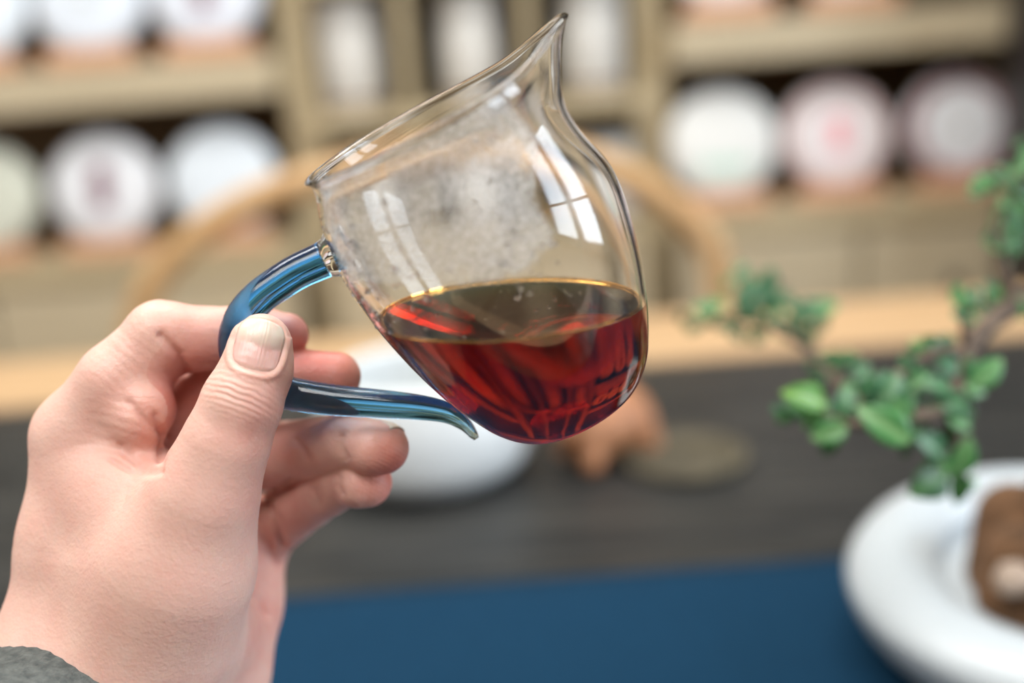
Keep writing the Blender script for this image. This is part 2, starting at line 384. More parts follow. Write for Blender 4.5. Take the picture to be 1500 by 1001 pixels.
# white tea canisters in the middle bay
M['tin_white'] = pmat('canister_white', (0.58, 0.575, 0.55), 0.5, (0.63, 0.625, 0.60), 10)
M['tin_band'] = pmat('canister_brown_band', (0.24, 0.15, 0.10), 0.6)
def canister(px, z, h, label, group=None):
    x = xf(px, 90, YF + 0.09)
    o = empty('tea_canister', (x, YF + 0.09, z + 0.001)); tag(o, label, 'canister', group)
    r = 0.056
    lathe('body', [(0, 0.001), (r - 0.004, 0.001), (r, 0.005), (r, h * 0.80), (r - 0.003, h * 0.82), (0, h * 0.82)], M['tin_white'], o, 40)
    lathe('lid', [(0, h * 0.82), (r + 0.0005, h * 0.82), (r + 0.0012, h * 0.84), (r + 0.0012, h * 0.955), (r - 0.008, h * 0.985), (r * 0.4, h), (0, h)], M['tin_white'], o, 40)
    lathe('band', [(r - 0.001, 0.012), (r + 0.0008, 0.012), (r + 0.0008, 0.022), (r - 0.001, 0.022)], M['tin_band'], o, 40)
for px, lab in ((518, 0), (690, 0), (866, 0)):
    canister(px, z_mid + 0.013, 0.196, 'tall white tea canister on the middle shelf, ' + {518: "next to the pale blue cake's post", 690: 'between the two thin dividers', 866: "next to the green-banded cake's post"}[px])
for px in (518, 690, 876):
    canister(px, z_mid - 0.217, 0.150, 'short white tea canister below the tall ones, ' + {518: "next to the pale blue cake's post", 690: 'between the two thin dividers', 876: "next to the green-banded cake's post"}[px])

# ------------------------------------------------------------------ chair with an arched back
YCH = 1.40
chair = empty('arched_chair', (0, YCH, 0)); tag(chair, 'honey-coloured wooden chair with a wide bent arch back behind the table', 'chair')
arch_px = [(196, 560), (203, 470), (236, 398), (300, 335), (390, 285), (500, 250), (640, 222), (780, 215), (900, 250), (985, 300), (1040, 360), (1058, 440), (1062, 540)]
A = [hit_y(x, y, YCH) for (x, y) in arch_px]
A = [Vector((A[0].x + 0.004, 0, 0.44))] + [Vector((p.x, 0, p.z)) for p in A] + [Vector((A[-1].x - 0.004, 0, 0.44))]
AC = catmull([tuple(a) for a in A], 8)
tube('arch_rail', [Vector(p) for p in AC], [0.019] * len(AC), M['chair'], chair, 14)
cxm = (A[0].x + A[-1].x) / 2; hw = (A[-1].x - A[0].x) / 2
box('seat', (cxm - hw + 0.0, 0.0 - 0.02, 0.41), (cxm + hw - 0.0, 0.44, 0.45), M['chair'], chair, 0.008)
for sx in (-1, 1):
    for y in (0.015, 0.40):
        tube('leg', [(cxm + sx * (hw - 0.03), y, 0.41), (cxm + sx * (hw - 0.02), y + 0.01, 0.0)], [0.021, 0.016], M['chair'], chair, 12)
    tube('side_stretcher', [(cxm + sx * (hw - 0.025), 0.02, 0.2), (cxm + sx * (hw - 0.025), 0.40, 0.2)], [0.012, 0.012], M['chair'], chair, 10)
pk = hit_y(700, 222, YCH)


# ------------------------------------------------------------------ tea table, runner
y_far = hit_z(750, 545, TABLE_Z).y; y_rim = y_far + 0.17; y_mat = hit_z(750, 856, TABLE_Z).y
print('table far', y_far, 'mat', y_mat)
TX0, TX1 = -1.15, 1.15
table = empty('tea_table', (0, 0, 0)); tag(table, 'large dark plank tea table with a pale wood far border', 'table')
yn = 0.02
npl = 8; wd = (y_far - yn) / npl
for i in range(npl):
    off = random.uniform(-0.0008, 0.0008)
    box('plank', (TX0 + 0.05, yn + i * wd + 0.0012, TABLE_Z - 0.04), (TX1 - 0.05, yn + (i + 1) * wd - 0.0012, TABLE_Z - 0.0009 + off), M['plank'], table, 0.0015)
box('far_border', (TX0, y_far + 0.001, TABLE_Z - 0.05), (TX1, y_rim, TABLE_Z + 0.004), M['rim_wood'], table, 0.006)
box('near_border', (TX0, yn - 0.06, TABLE_Z - 0.05), (TX1, yn, TABLE_Z - 0.001), M['rim_wood'], table, 0.004)
for sx in (0, 1):
    x = (TX0, TX1 - 0.05)[sx]; box('end_border', (x, yn, TABLE_Z - 0.05), (x + 0.05, y_far, TABLE_Z - 0.001), M['rim_wood'], table, 0.004)
    for yy in (yn, y_rim - 0.12):
        xx = TX0 + 0.06 if sx == 0 else TX1 - 0.14
        box('leg', (xx, yy, 0), (xx + 0.08, yy + 0.08, TABLE_Z - 0.04), M['rim_wood'], table, 0.004)
# runner: a cloth with slight waves
nx, ny = 80, 24
vsr, fsr = [], []
for j in range(ny + 1):
    for i in range(nx + 1):
        x = TX0 + 0.06 + (TX1 - TX0 - 0.12) * i / nx; y = 0.12 + (y_mat - 0.12) * j / ny
        vsr.append((x, y, 0.0022 + 0.0003 * math.sin(x * 9 + y * 3)))
for j in range(ny):
    for i in range(nx): a = j * (nx + 1) + i; fsr.append((a, a + 1, a + nx + 2, a + nx + 1))
rn = mesh('table_runner', vsr, fsr, M['runner']); rn.location = (0, 0, TABLE_Z)
so = rn.modifiers.new('thick', 'SOLIDIFY'); so.thickness = 0.0016; so.offset = -1
tag(rn, 'deep blue cloth runner spread along the near side of the table', 'table runner')

# ------------------------------------------------------------------ white bowl, clay tea pet
bw = hit_z(625, 728, TABLE_Z); bw.y += 0.055
bowl = empty('ceramic_bowl', (bw.x, bw.y, TABLE_Z)); tag(bowl, 'round white ceramic bowl with rolled lip standing on the dark planks', 'bowl')
RB = 0.080
prof = [(0, 0.003), (0.050, 0.003), (0.053, 0.0), (0.060, 0.0), (0.069, 0.006), (0.077, 0.016), (RB, 0.030), (0.079, 0.048), (0.074, 0.066), (0.069, 0.078), (0.064, 0.082), (0.060, 0.078), (0.062, 0.062), (0.066, 0.040), (0.062, 0.020), (0.040, 0.010), (0, 0.008)]
pc = catmull(prof, 4)
lathe('bowl_body', [(max(a, 0), b) for a, b in pc], M['white_glaze'], bowl, 64)

tp = hit_z(895, 690, TABLE_Z)
fld = Field((-60, -45, -4), (60, 45, 75), 1.5); v = fld.new()
for (a, b, ra, rb) in (((-10, 0, 26), (14, 0, 28), 24, 25), ((-32, -8, 34), (-36, -10, 34), 17, 13), ((-30, -20, 8), (-26, -14, 20), 8, 10), ((26, -20, 8), (22, -14, 22), 9, 13), ((-24, 18, 8), (-20, 14, 20), 8, 10), ((26, 20, 8), (22, 14, 22), 9, 13),
                       ((-38, -18, 48), (-38, -19, 50), 5, 4), ((-38, 4, 48), (-38, 5, 50), 5, 4), ((6, -10, 46), (18, 4, 48), 8, 9), ((-12, 8, 46), (-6, 6, 48), 7, 8)):
    fld.cap(v, a, b, ra, rb, 5)
pos, fc = fld.mesh(v); pos[:, 2] = np.maximum(pos[:, 2], 0)
pet = empty('tea_pet', (tp.x, tp.y + 0.03, TABLE_Z)); pet.rotation_euler = (0, 0, math.radians(35)); tag(pet, 'orange brown clay toad figurine sitting on the dark planks', 'figurine')
link('body', np_mesh('body', pos * 0.001, fc), M['clay'], pet)
M['eye'] = pmat('figurine_eye', (0.02, 0.012, 0.01), 0.3)
for yy in (-19, 5): 
    e = lathe('eye', [(0, -0.003), (0.003, -0.0015), (0.0035, 0), (0.003, 0.0015), (0, 0.003)], M['eye'], pet, 12); e.location = (-0.042, yy * 0.001, 0.0505)
# small bamboo whisk-like wire ring lying beside it
rs = hit_z(1010, 690, TABLE_Z)
M['wire'] = pmat('coil_straw', (0.05, 0.042, 0.026), 0.8, (0.085, 0.07, 0.04), 40)
co = empty('straw_coaster', (rs.x, rs.y + 0.02, TABLE_Z)); tag(co, 'brown woven straw coaster lying beside the clay figurine', 'coaster')
for i, rr in enumerate((0.012, 0.022, 0.032, 0.042)):
    pts = [(rr * math.cos(a), rr * math.sin(a), 0.004) for a in np.linspace(0, 2 * math.pi, 41)]
    tube('straw_ring', pts, [0.0045] * 41, M['wire'], co, 8)

# ------------------------------------------------------------------ potted bonsai
lp = hit_z(1282, 925, TABLE_Z + 0.034); RPOT = 0.122
pot_c = Vector((lp.x + RPOT - 0.004, lp.y + 0.015, TABLE_Z))
print('pot', pot_c, 'runner y', y_mat)
bonsai = empty('potted_bonsai', tuple(pot_c)); tag(bonsai, 'small-leaved bonsai cascading out of a rounded white pot on the blue runner', 'bonsai')
bonsai.location.z = TABLE_Z + 0.0025
pr = catmull([(0, 0.002), (0.072, 0.0), (0.095, 0.006), (0.114, 0.019), (RPOT, 0.036), (0.118, 0.047), (0.108, 0.053), (0.096, 0.055), (0.085, 0.051), (0.078, 0.044), (0.075, 0.036), (0.0, 0.032)], 5)
pot = lathe('pot', [(max(a, 0), b) for a, b in pr], M['white_ceramic'], bonsai, 72)
for vtx in pot.data.vertices:                                  # the lip dips and swells like a pebble
    a = math.atan2(vtx.co.y, vtx.co.x); hgt = max(0, vtx.co.z - 0.036) / 0.026
    vtx.co.z += hgt * (0.006 * math.cos(2 * (a - 2.0)) )
# soil mound with stones
fld = Field((-75, -75, 12), (75, 75, 110), 1.6); v = fld.new()
fld.cap(v, (0, 0, 22), (0, 0, 28), 64, 62, 3, flat=((0, 0, 1), 0.5))
rr_ = random.Random(4)
for i in range(26):
    a = rr_.uniform(0, 6.28); r = rr_.uniform(5, 52); s = rr_.uniform(7, 15)
    fld.cap(v, (r * math.cos(a), r * math.sin(a), 46 - r * 0.1), (r * math.cos(a) + 3, r * math.sin(a), 48 - r * 0.1), s, s * 0.8, 5)
for (x, y, z, s) in ((-46, -8, 58, 18), (-26, -34, 56, 17), (-40, 18, 68, 18), (-20, 0, 80, 22), (0, -18, 78, 20)): fld.cap(v, (x, y, 40), (x, y, z), s + 3, s, 6)
pos, fc = fld.mesh(v)
link('soil', np_mesh('soil', pos * 0.001, fc), M['soil'], bonsai)
for (x, y, z, s) in ((-0.058, -0.026, 0.059, 0.010), (-0.036, -0.052, 0.056, 0.012), (-0.020, -0.036, 0.072, 0.010)):
    bm = bmesh.new(); bmesh.ops.create_icosphere(bm, subdivisions=2, radius=s)
    for q in bm.verts: q.co *= 1 + 0.18 * math.sin(q.co.x * 400 + q.co.y * 310); q.co.z *= 0.7
    me = bpy.data.meshes.new('pebble'); bm.to_mesh(me); bm.free(); o = link('pebble', me, M['stone'], bonsai); o.location = (x, y, z)
def leaf_material(i, c1, c2):
    m, N, L, b = new_mat('bonsai_leaf_%d' % i)
    tc = N.new('ShaderNodeTexCoord'); sx = N.new('ShaderNodeSeparateXYZ'); L.new(tc.outputs['Object'], sx.inputs[0])
    ab = N.new('ShaderNodeMath'); ab.operation = 'ABSOLUTE'; L.new(sx.outputs['Y'], ab.inputs[0])
    rp = N.new('ShaderNodeValToRGB'); rp.color_ramp.elements[0].position = 0.02; rp.color_ramp.elements[1].position = 0.10
    rp.color_ramp.elements[0].color = (*c2, 1); rp.color_ramp.elements[1].color = (*c1, 1)
    L.new(ab.outputs[0], rp.inputs[0]); L.new(rp.outputs[0], b.inputs['Base Color'])
    b.inputs['Roughness'].default_value = 0.32; b.inputs['Specular IOR Level'].default_value = 0.6
    b.inputs['Transmission Weight'].default_value = 0.0
    tr = N.new('ShaderNodeBsdfTranslucent'); tr.inputs[0].default_value = (*[min(1, c * 1.5) for c in c1], 1)
    mx = N.new('ShaderNodeMixShader'); mx.inputs[0].default_value = 0.3
    L.new(b.outputs[0], mx.inputs[1]); L.new(tr.outputs[0], mx.inputs[2]); L.new(mx.outputs[0], N['Material Output'].inputs[0])
    return m
leafm = [leaf_material(0, (0.045, 0.18, 0.075), (0.16, 0.34, 0.16)), leaf_material(1, (0.08, 0.27, 0.08), (0.26, 0.48, 0.20)), leaf_material(2, (0.10, 0.30, 0.03), (0.28, 0.50, 0.10)), leaf_material(3, (0.02, 0.10, 0.025), (0.08, 0.22, 0.06))]
def leaf_mesh(m):                                               # unit leaf along +x, cupped, pointed oval with thickness
    n = 8; up, lo = [], []
    for i in range(n + 1):
        t = i / n; wv = 0.34 * math.sin(math.pi * t ** 0.8) ** 0.75 * (1 - 0.12 * t) if 0 < t < 1 else 0.0
        for k in (-1, -0.5, 0, 0.5, 1):
            up.append((t, wv * k, 0.16 * wv * k * k * 1.6 - 0.25 * (t - 0.5) ** 2 + 0.06))
    vs_ = up + [(x, y, z - 0.02) for x, y, z in up]; fs = []; o = len(up)
    for i in range(n):
        for k in range(4):
            a = i * 5 + k; fs.append((a, a + 5, a + 6, a + 1)); fs.append((o + a, o + a + 1, o + a + 6, o + a + 5))
        for k in (0, 4):
            a = i * 5 + k; q = (a, o + a, o + a + 5, a + 5); fs.append(q if k == 0 else q[::-1])
    me = bpy.data.meshes.new('leaf'); me.from_pydata(vs_, [], fs); me.update(); me.materials.append(m); me.shade_smooth(); return me
leaf_me = [leaf_mesh(m) for m in leafm]
binv = Matrix.Translation(-bonsai.location)
def branch(name, pl, ra, rb):
    pts = catmull([tuple(binv @ at(*p)) for p in pl], 7); n = len(pts); rg = random.Random(len(name) + n)
    rad = [(ra + (rb - ra) * i / (n - 1)) * rg.uniform(0.88, 1.15) for i in range(n)]
    return tube(name, pts, rad, M['bark'], bonsai, 10)
soil_top = pot_c + Vector((0.012, 0.0, 0.07))
rel = soil_top - CAM; Dp = rel.dot(fwd); spx = (750 + F * rel.dot(rgt) / Dp, 500.5 - F * rel.dot(upv) / Dp, Dp)
trunk = branch('trunk', [spx, (spx[0] + 25, 690, Dp - 0.01), (spx[0] - 5, 560, Dp - 0.04), (1560, 470, .52), (1500, 438, .50)], 0.015, 0.0050)
b1 = branch('branch', [(1500, 438, .50), (1450, 474, .48), (1416, 520, .46), (1400, 570, .45), (1370, 606, .44), (1320, 612, .43), (1250, 622, .43), (1195, 600, .43)], 0.0048, 0.0014)
b2 = branch('branch', [(1480, 452, .49), (1472, 400, .49), (1460, 345, .49), (1478, 290, .49), (1500, 246, .49)], 0.0030, 0.0012)
b3 = branch('branch', [(1385, 590, .445), (1400, 640, .45), (1398, 680, .45), (1375, 708, .45)], 0.003, 0.0012)
b4 = branch('branch', [(1300, 612, .43), (1240, 575, .47), (1185, 510, .52), (1115, 470, .55), (1030, 474, .56)], 0.003, 0.0012)
b5 = branch('branch', [(1416, 520, .46), (1375, 515, .45), (1320, 545, .44), (1290, 580, .43)], 0.003, 0.0012)
b6 = branch('branch', [(1420, 530, .46), (1413, 480, .46), (1408, 445, .46)], 0.0025, 0.001)
def leaf(br, px, py, ln, wd_, ang, D, mi, face=0.35):
    """ln, wd_: size in pixels; ang: direction in the picture plane; face: lean of the blade away from facing us"""
    c = at(px, py, D); s = ln * D / F
    a = math.radians(ang); xd = (rgt * math.cos(a) + upv * math.sin(a)); rg = random.Random(px * 31 + py)
    xd = (xd + fwd * rg.uniform(-0.4, 0.4)).normalized()
    nz = (-fwd + Vector((0, 0, 1)) * face + rgt * rg.uniform(-0.3, 0.3)).normalized()
    yd = nz.cross(xd).normalized(); nz = xd.cross(yd)
    o = bpy.data.objects.new('leaf', leaf_me[mi]); COL.objects.link(o); o.parent = br
    wy = wd_ * D / F / 0.64
    base = c - xd * s * 0.5
    m = Matrix(((xd.x * s, yd.x * wy, nz.x * s, base.x), (xd.y * s, yd.y * wy, nz.y * s, base.y), (xd.z * s, yd.z * wy, nz.z * s, base.z), (0, 0, 0, 1)))
    o.matrix_local = binv @ m
LV = [(b1, 1177, 584, 84, 44, 165, .425, 2), (b1, 1214, 635, 56, 40, 200, .425, 1), (b1, 1240, 586, 42, 32, 80, .43, 0), (b1, 1293, 622, 92, 52, 145, .415, 1), (b5, 1302, 572, 56, 48, 240, .43, 0),
      (b1, 1360, 653, 70, 40, 150, .44, 0), (b3, 1358, 710, 72, 54, 205, .44, 3), (b1, 1388, 592, 56, 38, 190, .44, 0), (b1, 1446, 546, 62, 38, 42, .44, 1), (b1, 1428, 572, 36, 26, -20, .44, 1), (b5, 1359, 554, 28, 22, 100, .44, 0),
      (b5, 1386, 536, 42, 32, 150, .45, 0), (b5, 1327, 536, 38, 30, 120, .44, 0), (b3, 1411, 668, 62, 38, 75, .44, 1), (b3, 1405, 716, 50, 30, -100, .445, 3), (b4, 1218, 526, 44, 24, 170, .47, 3), (b4, 1243, 526, 38, 26, 10, .47, 3),
      (b1, 1237, 609, 36, 26, -60, .43, 3), (b5, 1333, 614, 30, 24, -70, .44, 3), (b5, 1366, 502, 44, 22, 160, .45, 3), (b1, 1290, 560, 38, 30, 60, .45, 3), (b1, 1340, 585, 36, 28, 200, .45, 3), (b1, 1415, 600, 34, 24, -50, .45, 3), (b4, 1200, 555, 30, 20, 190, .48, 3),
      (b5, 1345, 512, 34, 22, 120, .455, 1), (b1, 1270, 590, 34, 26, 110, .435, 3), (b1, 1150, 610, 34, 24, 210, .44, 3), (b3, 1385, 640, 36, 24, 30, .45, 3),
      (b5, 1320, 600, 46, 32, 130, .425, 1), (b1, 1270, 565, 40, 28, 70, .43, 0), (b5, 1372, 566, 38, 28, 170, .435, 0), (b1, 1405, 620, 44, 28, -30, .44, 1), (b5, 1345, 560, 40, 28, 220, .44, 1), (b1, 1190, 615, 40, 26, 230, .43, 1), (b1, 1422, 540, 40, 26, 100, .445, 0), (b4, 1262, 545, 36, 24, 40, .46, 0), (b3, 1375, 685, 44, 30, 170, .445, 1), (b1, 1330, 640, 40, 26, 200, .43, 3)]
for (x, y, s, m_) in ((1018, 479, 24, 3), (1029, 455, 26, 1), (1049, 447, 26, 1), (1040, 465, 22, 3), (1078, 489, 30, 3), (1088, 447, 34, 0), (1109, 427, 38, 0), (1125, 411, 34, 0), (1083, 398, 24, 0), (1150, 442, 30, 0), (1148, 481, 32, 0), (1169, 466, 30, 0), (1187, 455, 34, 0), (1208, 453, 34, 1), (1182, 494, 30, 3), (1100, 455, 30, 3), (1128, 440, 32, 0), (1110, 492, 26, 3), (1165, 490, 28, 3), (1092, 425, 26, 0), (1135, 462, 26, 1), (1060, 475, 24, 3), (1200, 478, 26, 3)):
    LV.append((b4, x, y, s * 1.25, s * 0.85, random.uniform(0, 360), .55, m_))
for (x, y, s, m_) in ((1444, 266, 28, 1), (1431, 273, 26, 1), (1456, 262, 24, 3), (1477, 296, 32, 1), (1487, 325, 28, 0), (1464, 332, 30, 1), (1457, 358, 32, 1), (1487, 358, 28, 0), (1494, 250, 30, 1), (1498, 282, 30, 3), (1476, 270, 26, 3), (1480, 312, 26, 3), (1466, 312, 26, 1), (1496, 306, 28, 1), (1452, 345, 24, 3), (1498, 340, 24, 3), (1470, 378, 22, 3), (1451, 441, 34, 3), (1494, 451, 30, 1), (1463, 430, 24, 1), (1510, 230, 34, 1), (1520, 300, 36, 3), (1530, 370, 36, 1), (1438, 452, 24, 3)):
    LV.append((b2, x, y, s * 1.2, s * 0.85, random.uniform(0, 360), .49, m_))
for (x, y, s, m_) in ((1408, 441, 30, 1), (1408, 460, 28, 0), (1400, 428, 22, 1), (1418, 452, 22, 3), (1385, 500, 26, 3), (1355, 512, 26, 1)):
    LV.append((b6, x, y, s * 1.2, s * 0.8, random.uniform(0, 360), .46, m_))
extra = []
for (br, x, y, l_, w2, an, D_, mi) in LV:                       # younger leaves between the large ones
    rg = random.Random(int(x * 7 + y * 13))
    if br is not b1 or rg.random() < 0.6:
        extra.append((br, x + rg.uniform(-22, 22), y + rg.uniform(-20, 20), max(20, l_ * 0.62), max(13, w2 * 0.6), rg.uniform(0, 360), D_ + 0.012, rg.choice((0, 1, 3, 3))))
for l in LV + extra: leaf(*l)

# ------------------------------------------------------------------ glass pitcher and tea
TILT, TOW = math.radians(29.0), math.radians(17.3)
def cdir(x, y, z): return (rgt * x + upv * y + fwd * z).normalized()
zc = cdir(-math.sin(TILT) * math.cos(TOW), math.cos(TILT) * math.cos(TOW), -math.sin(TOW))
xc = cdir(math.cos(TILT), math.sin(TILT), 0); yc = zc.cross(xc)
base = W(P(849, 598, 0))
MC = Matrix(((xc.x, yc.x, zc.x, base.x), (xc.y, yc.y, zc.y, base.y), (xc.z, yc.z, zc.z, base.z), (0, 0, 0, 1)))
outer = catmull([(0, 0.3), (8, 0.1), (13, 0.0), (16.5, 0.5), (19.2, 2.4), (21.9, 5.4), (24.6, 9.8), (28.6, 19), (31.9, 29.5), (34.2, 40), (35.6, 49.5), (36.1, 58), (35.6, 66), (34.1, 74.5), (31.9, 81), (30.6, 84.6)], 6)
ZT = 84.6
def spoutify(r, z, a):
    """pull the lip on the +x side out and up into a pouring spout"""
    a = (a + math.pi) % (2 * math.pi) - math.pi
    wide, tight = math.exp(-(a / 0.62) ** 2), math.exp(-(a / 0.34) ** 2)
    s = max(0.0, min(1.0, (z - 55) / (ZT - 55)))
    mid = math.exp(-(a / 0.50) ** 2)
    dr = -3.7 * mid * math.exp(-((z - 68) / 10.5) ** 2) + tight * 10.6 * max(0, (z - 70) / (ZT - 70)) ** 1.6
    flare = 0.9 * max(0, (s - 0.88) / 0.12) ** 2
    dz = (wide * 2.4 + tight * 2.8) * s ** 3.0
    return r + dr + flare, z + dz
def wall(profile, n, t):
    rows = []
    for i in range(n):
        a = 2 * math.pi * i / n; ring = []
        for (r, z) in profile:
            rr, zz = spoutify(r, z, a)
            ring.append((rr, zz, a))
        rows.append(ring)
    return rows
TH = 1.25
NA = 160
def inner_profile(t, floor_t=1.5):
    o = outer; out = []
    for i in range(len(o)):
        a, b = o[max(i - 1, 0)], o[min(i + 1, len(o) - 1)]; d = np.array(b) - np.array(a); d /= np.linalg.norm(d)
        nrm = np.array([-d[1], d[0]]); q = np.array(o[i]) + nrm * t
        out.append((max(q[0], 0.0), max(q[1], floor_t if t > 0.5 else 0)))
    out[0] = (0.0, out[1][1]); return out
# one closed loop: outer up, round bead over the lip, inner down
inn = inner_profile(TH)
bead = []
for k in range(1, 8):
    an = math.pi * k / 8
    bead.append((30.6 - TH / 2 + (TH / 2 + 0.75) * math.cos(an) + 0.3, ZT + 1.3 * math.sin(an) + 0.2))
loop = [tuple(p) for p in outer] + bead + inn[::-1]
vsg, fsg = [], []
for i in range(NA):
    a = 2 * math.pi * i / NA
    for (r, z) in loop:
        rr, zz = spoutify(r, min(z, ZT), a) if r > 0 else (r, z); zz += max(0, z - ZT)
        vsg.append((rr * math.cos(a) * .001, rr * math.sin(a) * .001, zz * .001))
m_ = len(loop)
for i in range(NA):
    j = (i + 1) % NA
    for k in range(m_ - 1): fsg.append((i * m_ + k, j * m_ + k, j * m_ + k + 1, i * m_ + k + 1))
pitcher = empty('glass_pitcher'); pitcher.matrix_world = MC
tag(pitcher, 'clear glass pouring pitcher with curled blue handle, held tilted in the hand', 'pitcher')
M['glass'] = glass_mat('clear_glass', 1.47)
weld(mesh('body', vsg, fsg, M['glass'], pitcher), 2e-6)
# handle
MCi = MC.inverted()
hp = [(476, 380, 27), (462, 386, 26.5), (436, 398, 26), (410, 414, 26), (378, 438, 26), (354, 468, 26), (345, 502, 25.5), (353, 535, 25), (376, 559, 25), (410, 573, 25), (450, 581, 24), (497, 587, 22.5), (558, 592, 21), (615, 597, 18.5), (655, 605, 15.5), (680, 621, 10.5), (693, 636, 7), (698, 643, 4.0)]
hc = catmull([(*P(x, y, 0), r / 5.556) for x, y, r in hp], 8)
M['blue_glass'] = glass_mat('blue_glass', 1.5, absorb=(300, 125, 45))
hnd = tube('handle', [MCi @ W(c[:3]) for c in hc], [c[3] * .001 for c in hc], M['blue_glass'], pitcher, 28)
hnd['label'] = 'curled blue glass handle'
weld(hnd)
# clear collar fused between the wall and the blue handle
cc = catmull([(*P(502, 368, 0), 7.2), (*P(495, 371, 0), 6.6), (*P(486, 376, 0), 5.8), (*P(478, 379.5, 0), 5.1), (*P(474, 381.5, 0), 4.95)], 5)
col = tube('handle_collar', [MCi @ W(c[:3]) for c in cc], [c[3] * .001 for c in cc], M['glass'], pitcher, 28)
# steam condensation on the inner wall
def mist_material():
    m = bpy.data.materials.new('condensation_mist'); m.use_nodes = True; N, L = m.node_tree.nodes, m.node_tree.links; N.clear()
    out = N.new('ShaderNodeOutputMaterial'); tc = N.new('ShaderNodeTexCoord')
    at_ = N.new('ShaderNodeAttribute'); at_.attribute_name = 'fog'
    n1 = N.new('ShaderNodeTexNoise'); n1.inputs['Scale'].default_value = 55; n1.inputs['Detail'].default_value = 6; n1.inputs['Roughness'].default_value = 0.6
    n2 = N.new('ShaderNodeTexNoise'); n2.inputs['Scale'].default_value = 900; n2.inputs['Detail'].default_value = 2
    L.new(tc.outputs['Object'], n1.inputs['Vector']); L.new(tc.outputs['Object'], n2.inputs['Vector'])
    ad = N.new('ShaderNodeMath'); ad.operation = 'ADD'; L.new(at_.outputs['Fac'], ad.inputs[0]); L.new(n1.outputs['Fac'], ad.inputs[1])
    mr = N.new('ShaderNodeMapRange'); mr.inputs['From Min'].default_value = 0.90; mr.inputs['From Max'].default_value = 1.08; mr.inputs['To Max'].default_value = 1.0
    L.new(ad.outputs[0], mr.inputs['Value'])
    m2 = N.new('ShaderNodeMapRange'); m2.inputs['From Min'].default_value = 0.35; m2.inputs['From Max'].default_value = 0.65; m2.inputs['To Min'].default_value = 0.30; m2.inputs['To Max'].default_value = 0.70
    L.new(n2.outputs['Fac'], m2.inputs['Value'])
    mu = N.new('ShaderNodeMath'); mu.operation = 'MULTIPLY'; L.new(mr.outputs[0], mu.inputs[0]); L.new(m2.outputs[0], mu.inputs[1])
    tr = N.new('ShaderNodeBsdfTransparent'); df = N.new('ShaderNodeBsdfDiffuse'); df.inputs[0].default_value = (0.93, 0.92, 0.90, 1)
    tl = N.new('ShaderNodeBsdfTranslucent'); tl.inputs[0].default_value = (0.93, 0.92, 0.90, 1)
    mm = N.new('ShaderNodeMixShader'); mm.inputs[0].default_value = 0.5; L.new(df.outputs[0], mm.inputs[1]); L.new(tl.outputs[0], mm.inputs[2])
    mx = N.new('ShaderNodeMixShader'); L.new(mu.outputs[0], mx.inputs[0]); L.new(tr.outputs[0], mx.inputs[1]); L.new(mm.outputs[0], mx.inputs[2])
    L.new(mx.outputs[0], out.inputs[0]); return m
M['mist'] = mist_material()
inz = np.array([p[1] for p in inn[6:]]); inr = np.array([p[0] for p in inn[6:]])
def wall_r(z, a, off=0.0):
    r = float(np.interp(z, inz, inr)); rr, zz = spoutify(r, z, a); return rr - off, zz
vm, fm, fog = [], [], []
na, nz_ = 96, 48
for i in range(na + 1):
    a = math.radians(-178 + 150 * i / na)               # the near side, from the handle round towards the spout
    for k in range(nz_ + 1):
        z = 42 + (84.2 - 42) * k / nz_
        r, zz = wall_r(z, a, -TH - 0.06); vm.append((r * math.cos(a) * .001, r * math.sin(a) * .001, zz * .001))
        ad = math.degrees(a); e = min((ad + 178) / 25, (-58 + 14 * max(0, min(1, (z - 62) / 10)) - ad) / 14, 1.2); lowest = 48 + 6 * math.sin((ad + 178) * 0.05)
        f = 0.64 * max(0, min(1, e)) * max(0, min(1, (z - lowest) / 9)) ; f *= max(0.0, min(1, (86 - z) / 3 + .4)); fog.append(f)
for i in range(na):
    for k in range(nz_):
        q = i * (nz_ + 1) + k; fm.append((q, q + nz_ + 1, q + nz_ + 2, q + 1))
mo = mesh('condensation', vm, fm, M['mist'], pitcher); att = mo.data.attributes.new('fog', 'FLOAT', 'POINT'); att.data.foreach_set('value', np.array(fog, np.float32)); mo['kind'] = 'stuff'
# water droplets clinging to the inner wall
M['water'] = glass_mat('water_drop', 1.33)
def drop_geo(bm, a, z, s, fl=0.45):
    r, zz = wall_r(z, a, -TH - 0.02); c = Vector((r * math.cos(a), r * math.sin(a), zz)) * .001
    n = Vector((-math.cos(a), -math.sin(a), 0.08)).normalized(); tq = n.orthogonal().normalized(); b = n.cross(tq)
    mt = Matrix(((tq.x * s, b.x * s, n.x * s * fl, c.x), (tq.y * s, b.y * s, n.y * s * fl, c.y), (tq.z * s, b.z * s, n.z * s * fl, c.z), (0, 0, 0, 1)))
    bmesh.ops.create_icosphere(bm, subdivisions=2, radius=0.001, matrix=mt)
bm = bmesh.new(); rg = random.Random(3)
for i in range(220):
    a = math.radians(rg.choice((rg.uniform(-172, -140), rg.uniform(-165, -100), rg.uniform(-95, -70)))); z = rg.uniform(50, 79) if i < 180 else rg.uniform(40, 60)
    drop_geo(bm, a, z, rg.uniform(0.22, 0.62))
me = bpy.data.meshes.new('fine_droplets'); bm.to_mesh(me); bm.free(); dd = link('fine_droplets', me, M['water'], pitcher); dd['kind'] = 'stuff'
for (ad, z, s) in ((-143, 70, 1.6), (-140, 74, 0.9), (-120, 76, 0.9), (-128, 62, 1.0), (-86, 56, 0.9), (-82, 58, 0.8), (-90, 53, 0.8)):
    bm = bmesh.new(); drop_geo(bm, math.radians(ad), z, s, 0.5); me = bpy.data.meshes.new('droplet'); bm.to_mesh(me); bm.free(); link('droplet', me, M['water'], pitcher)

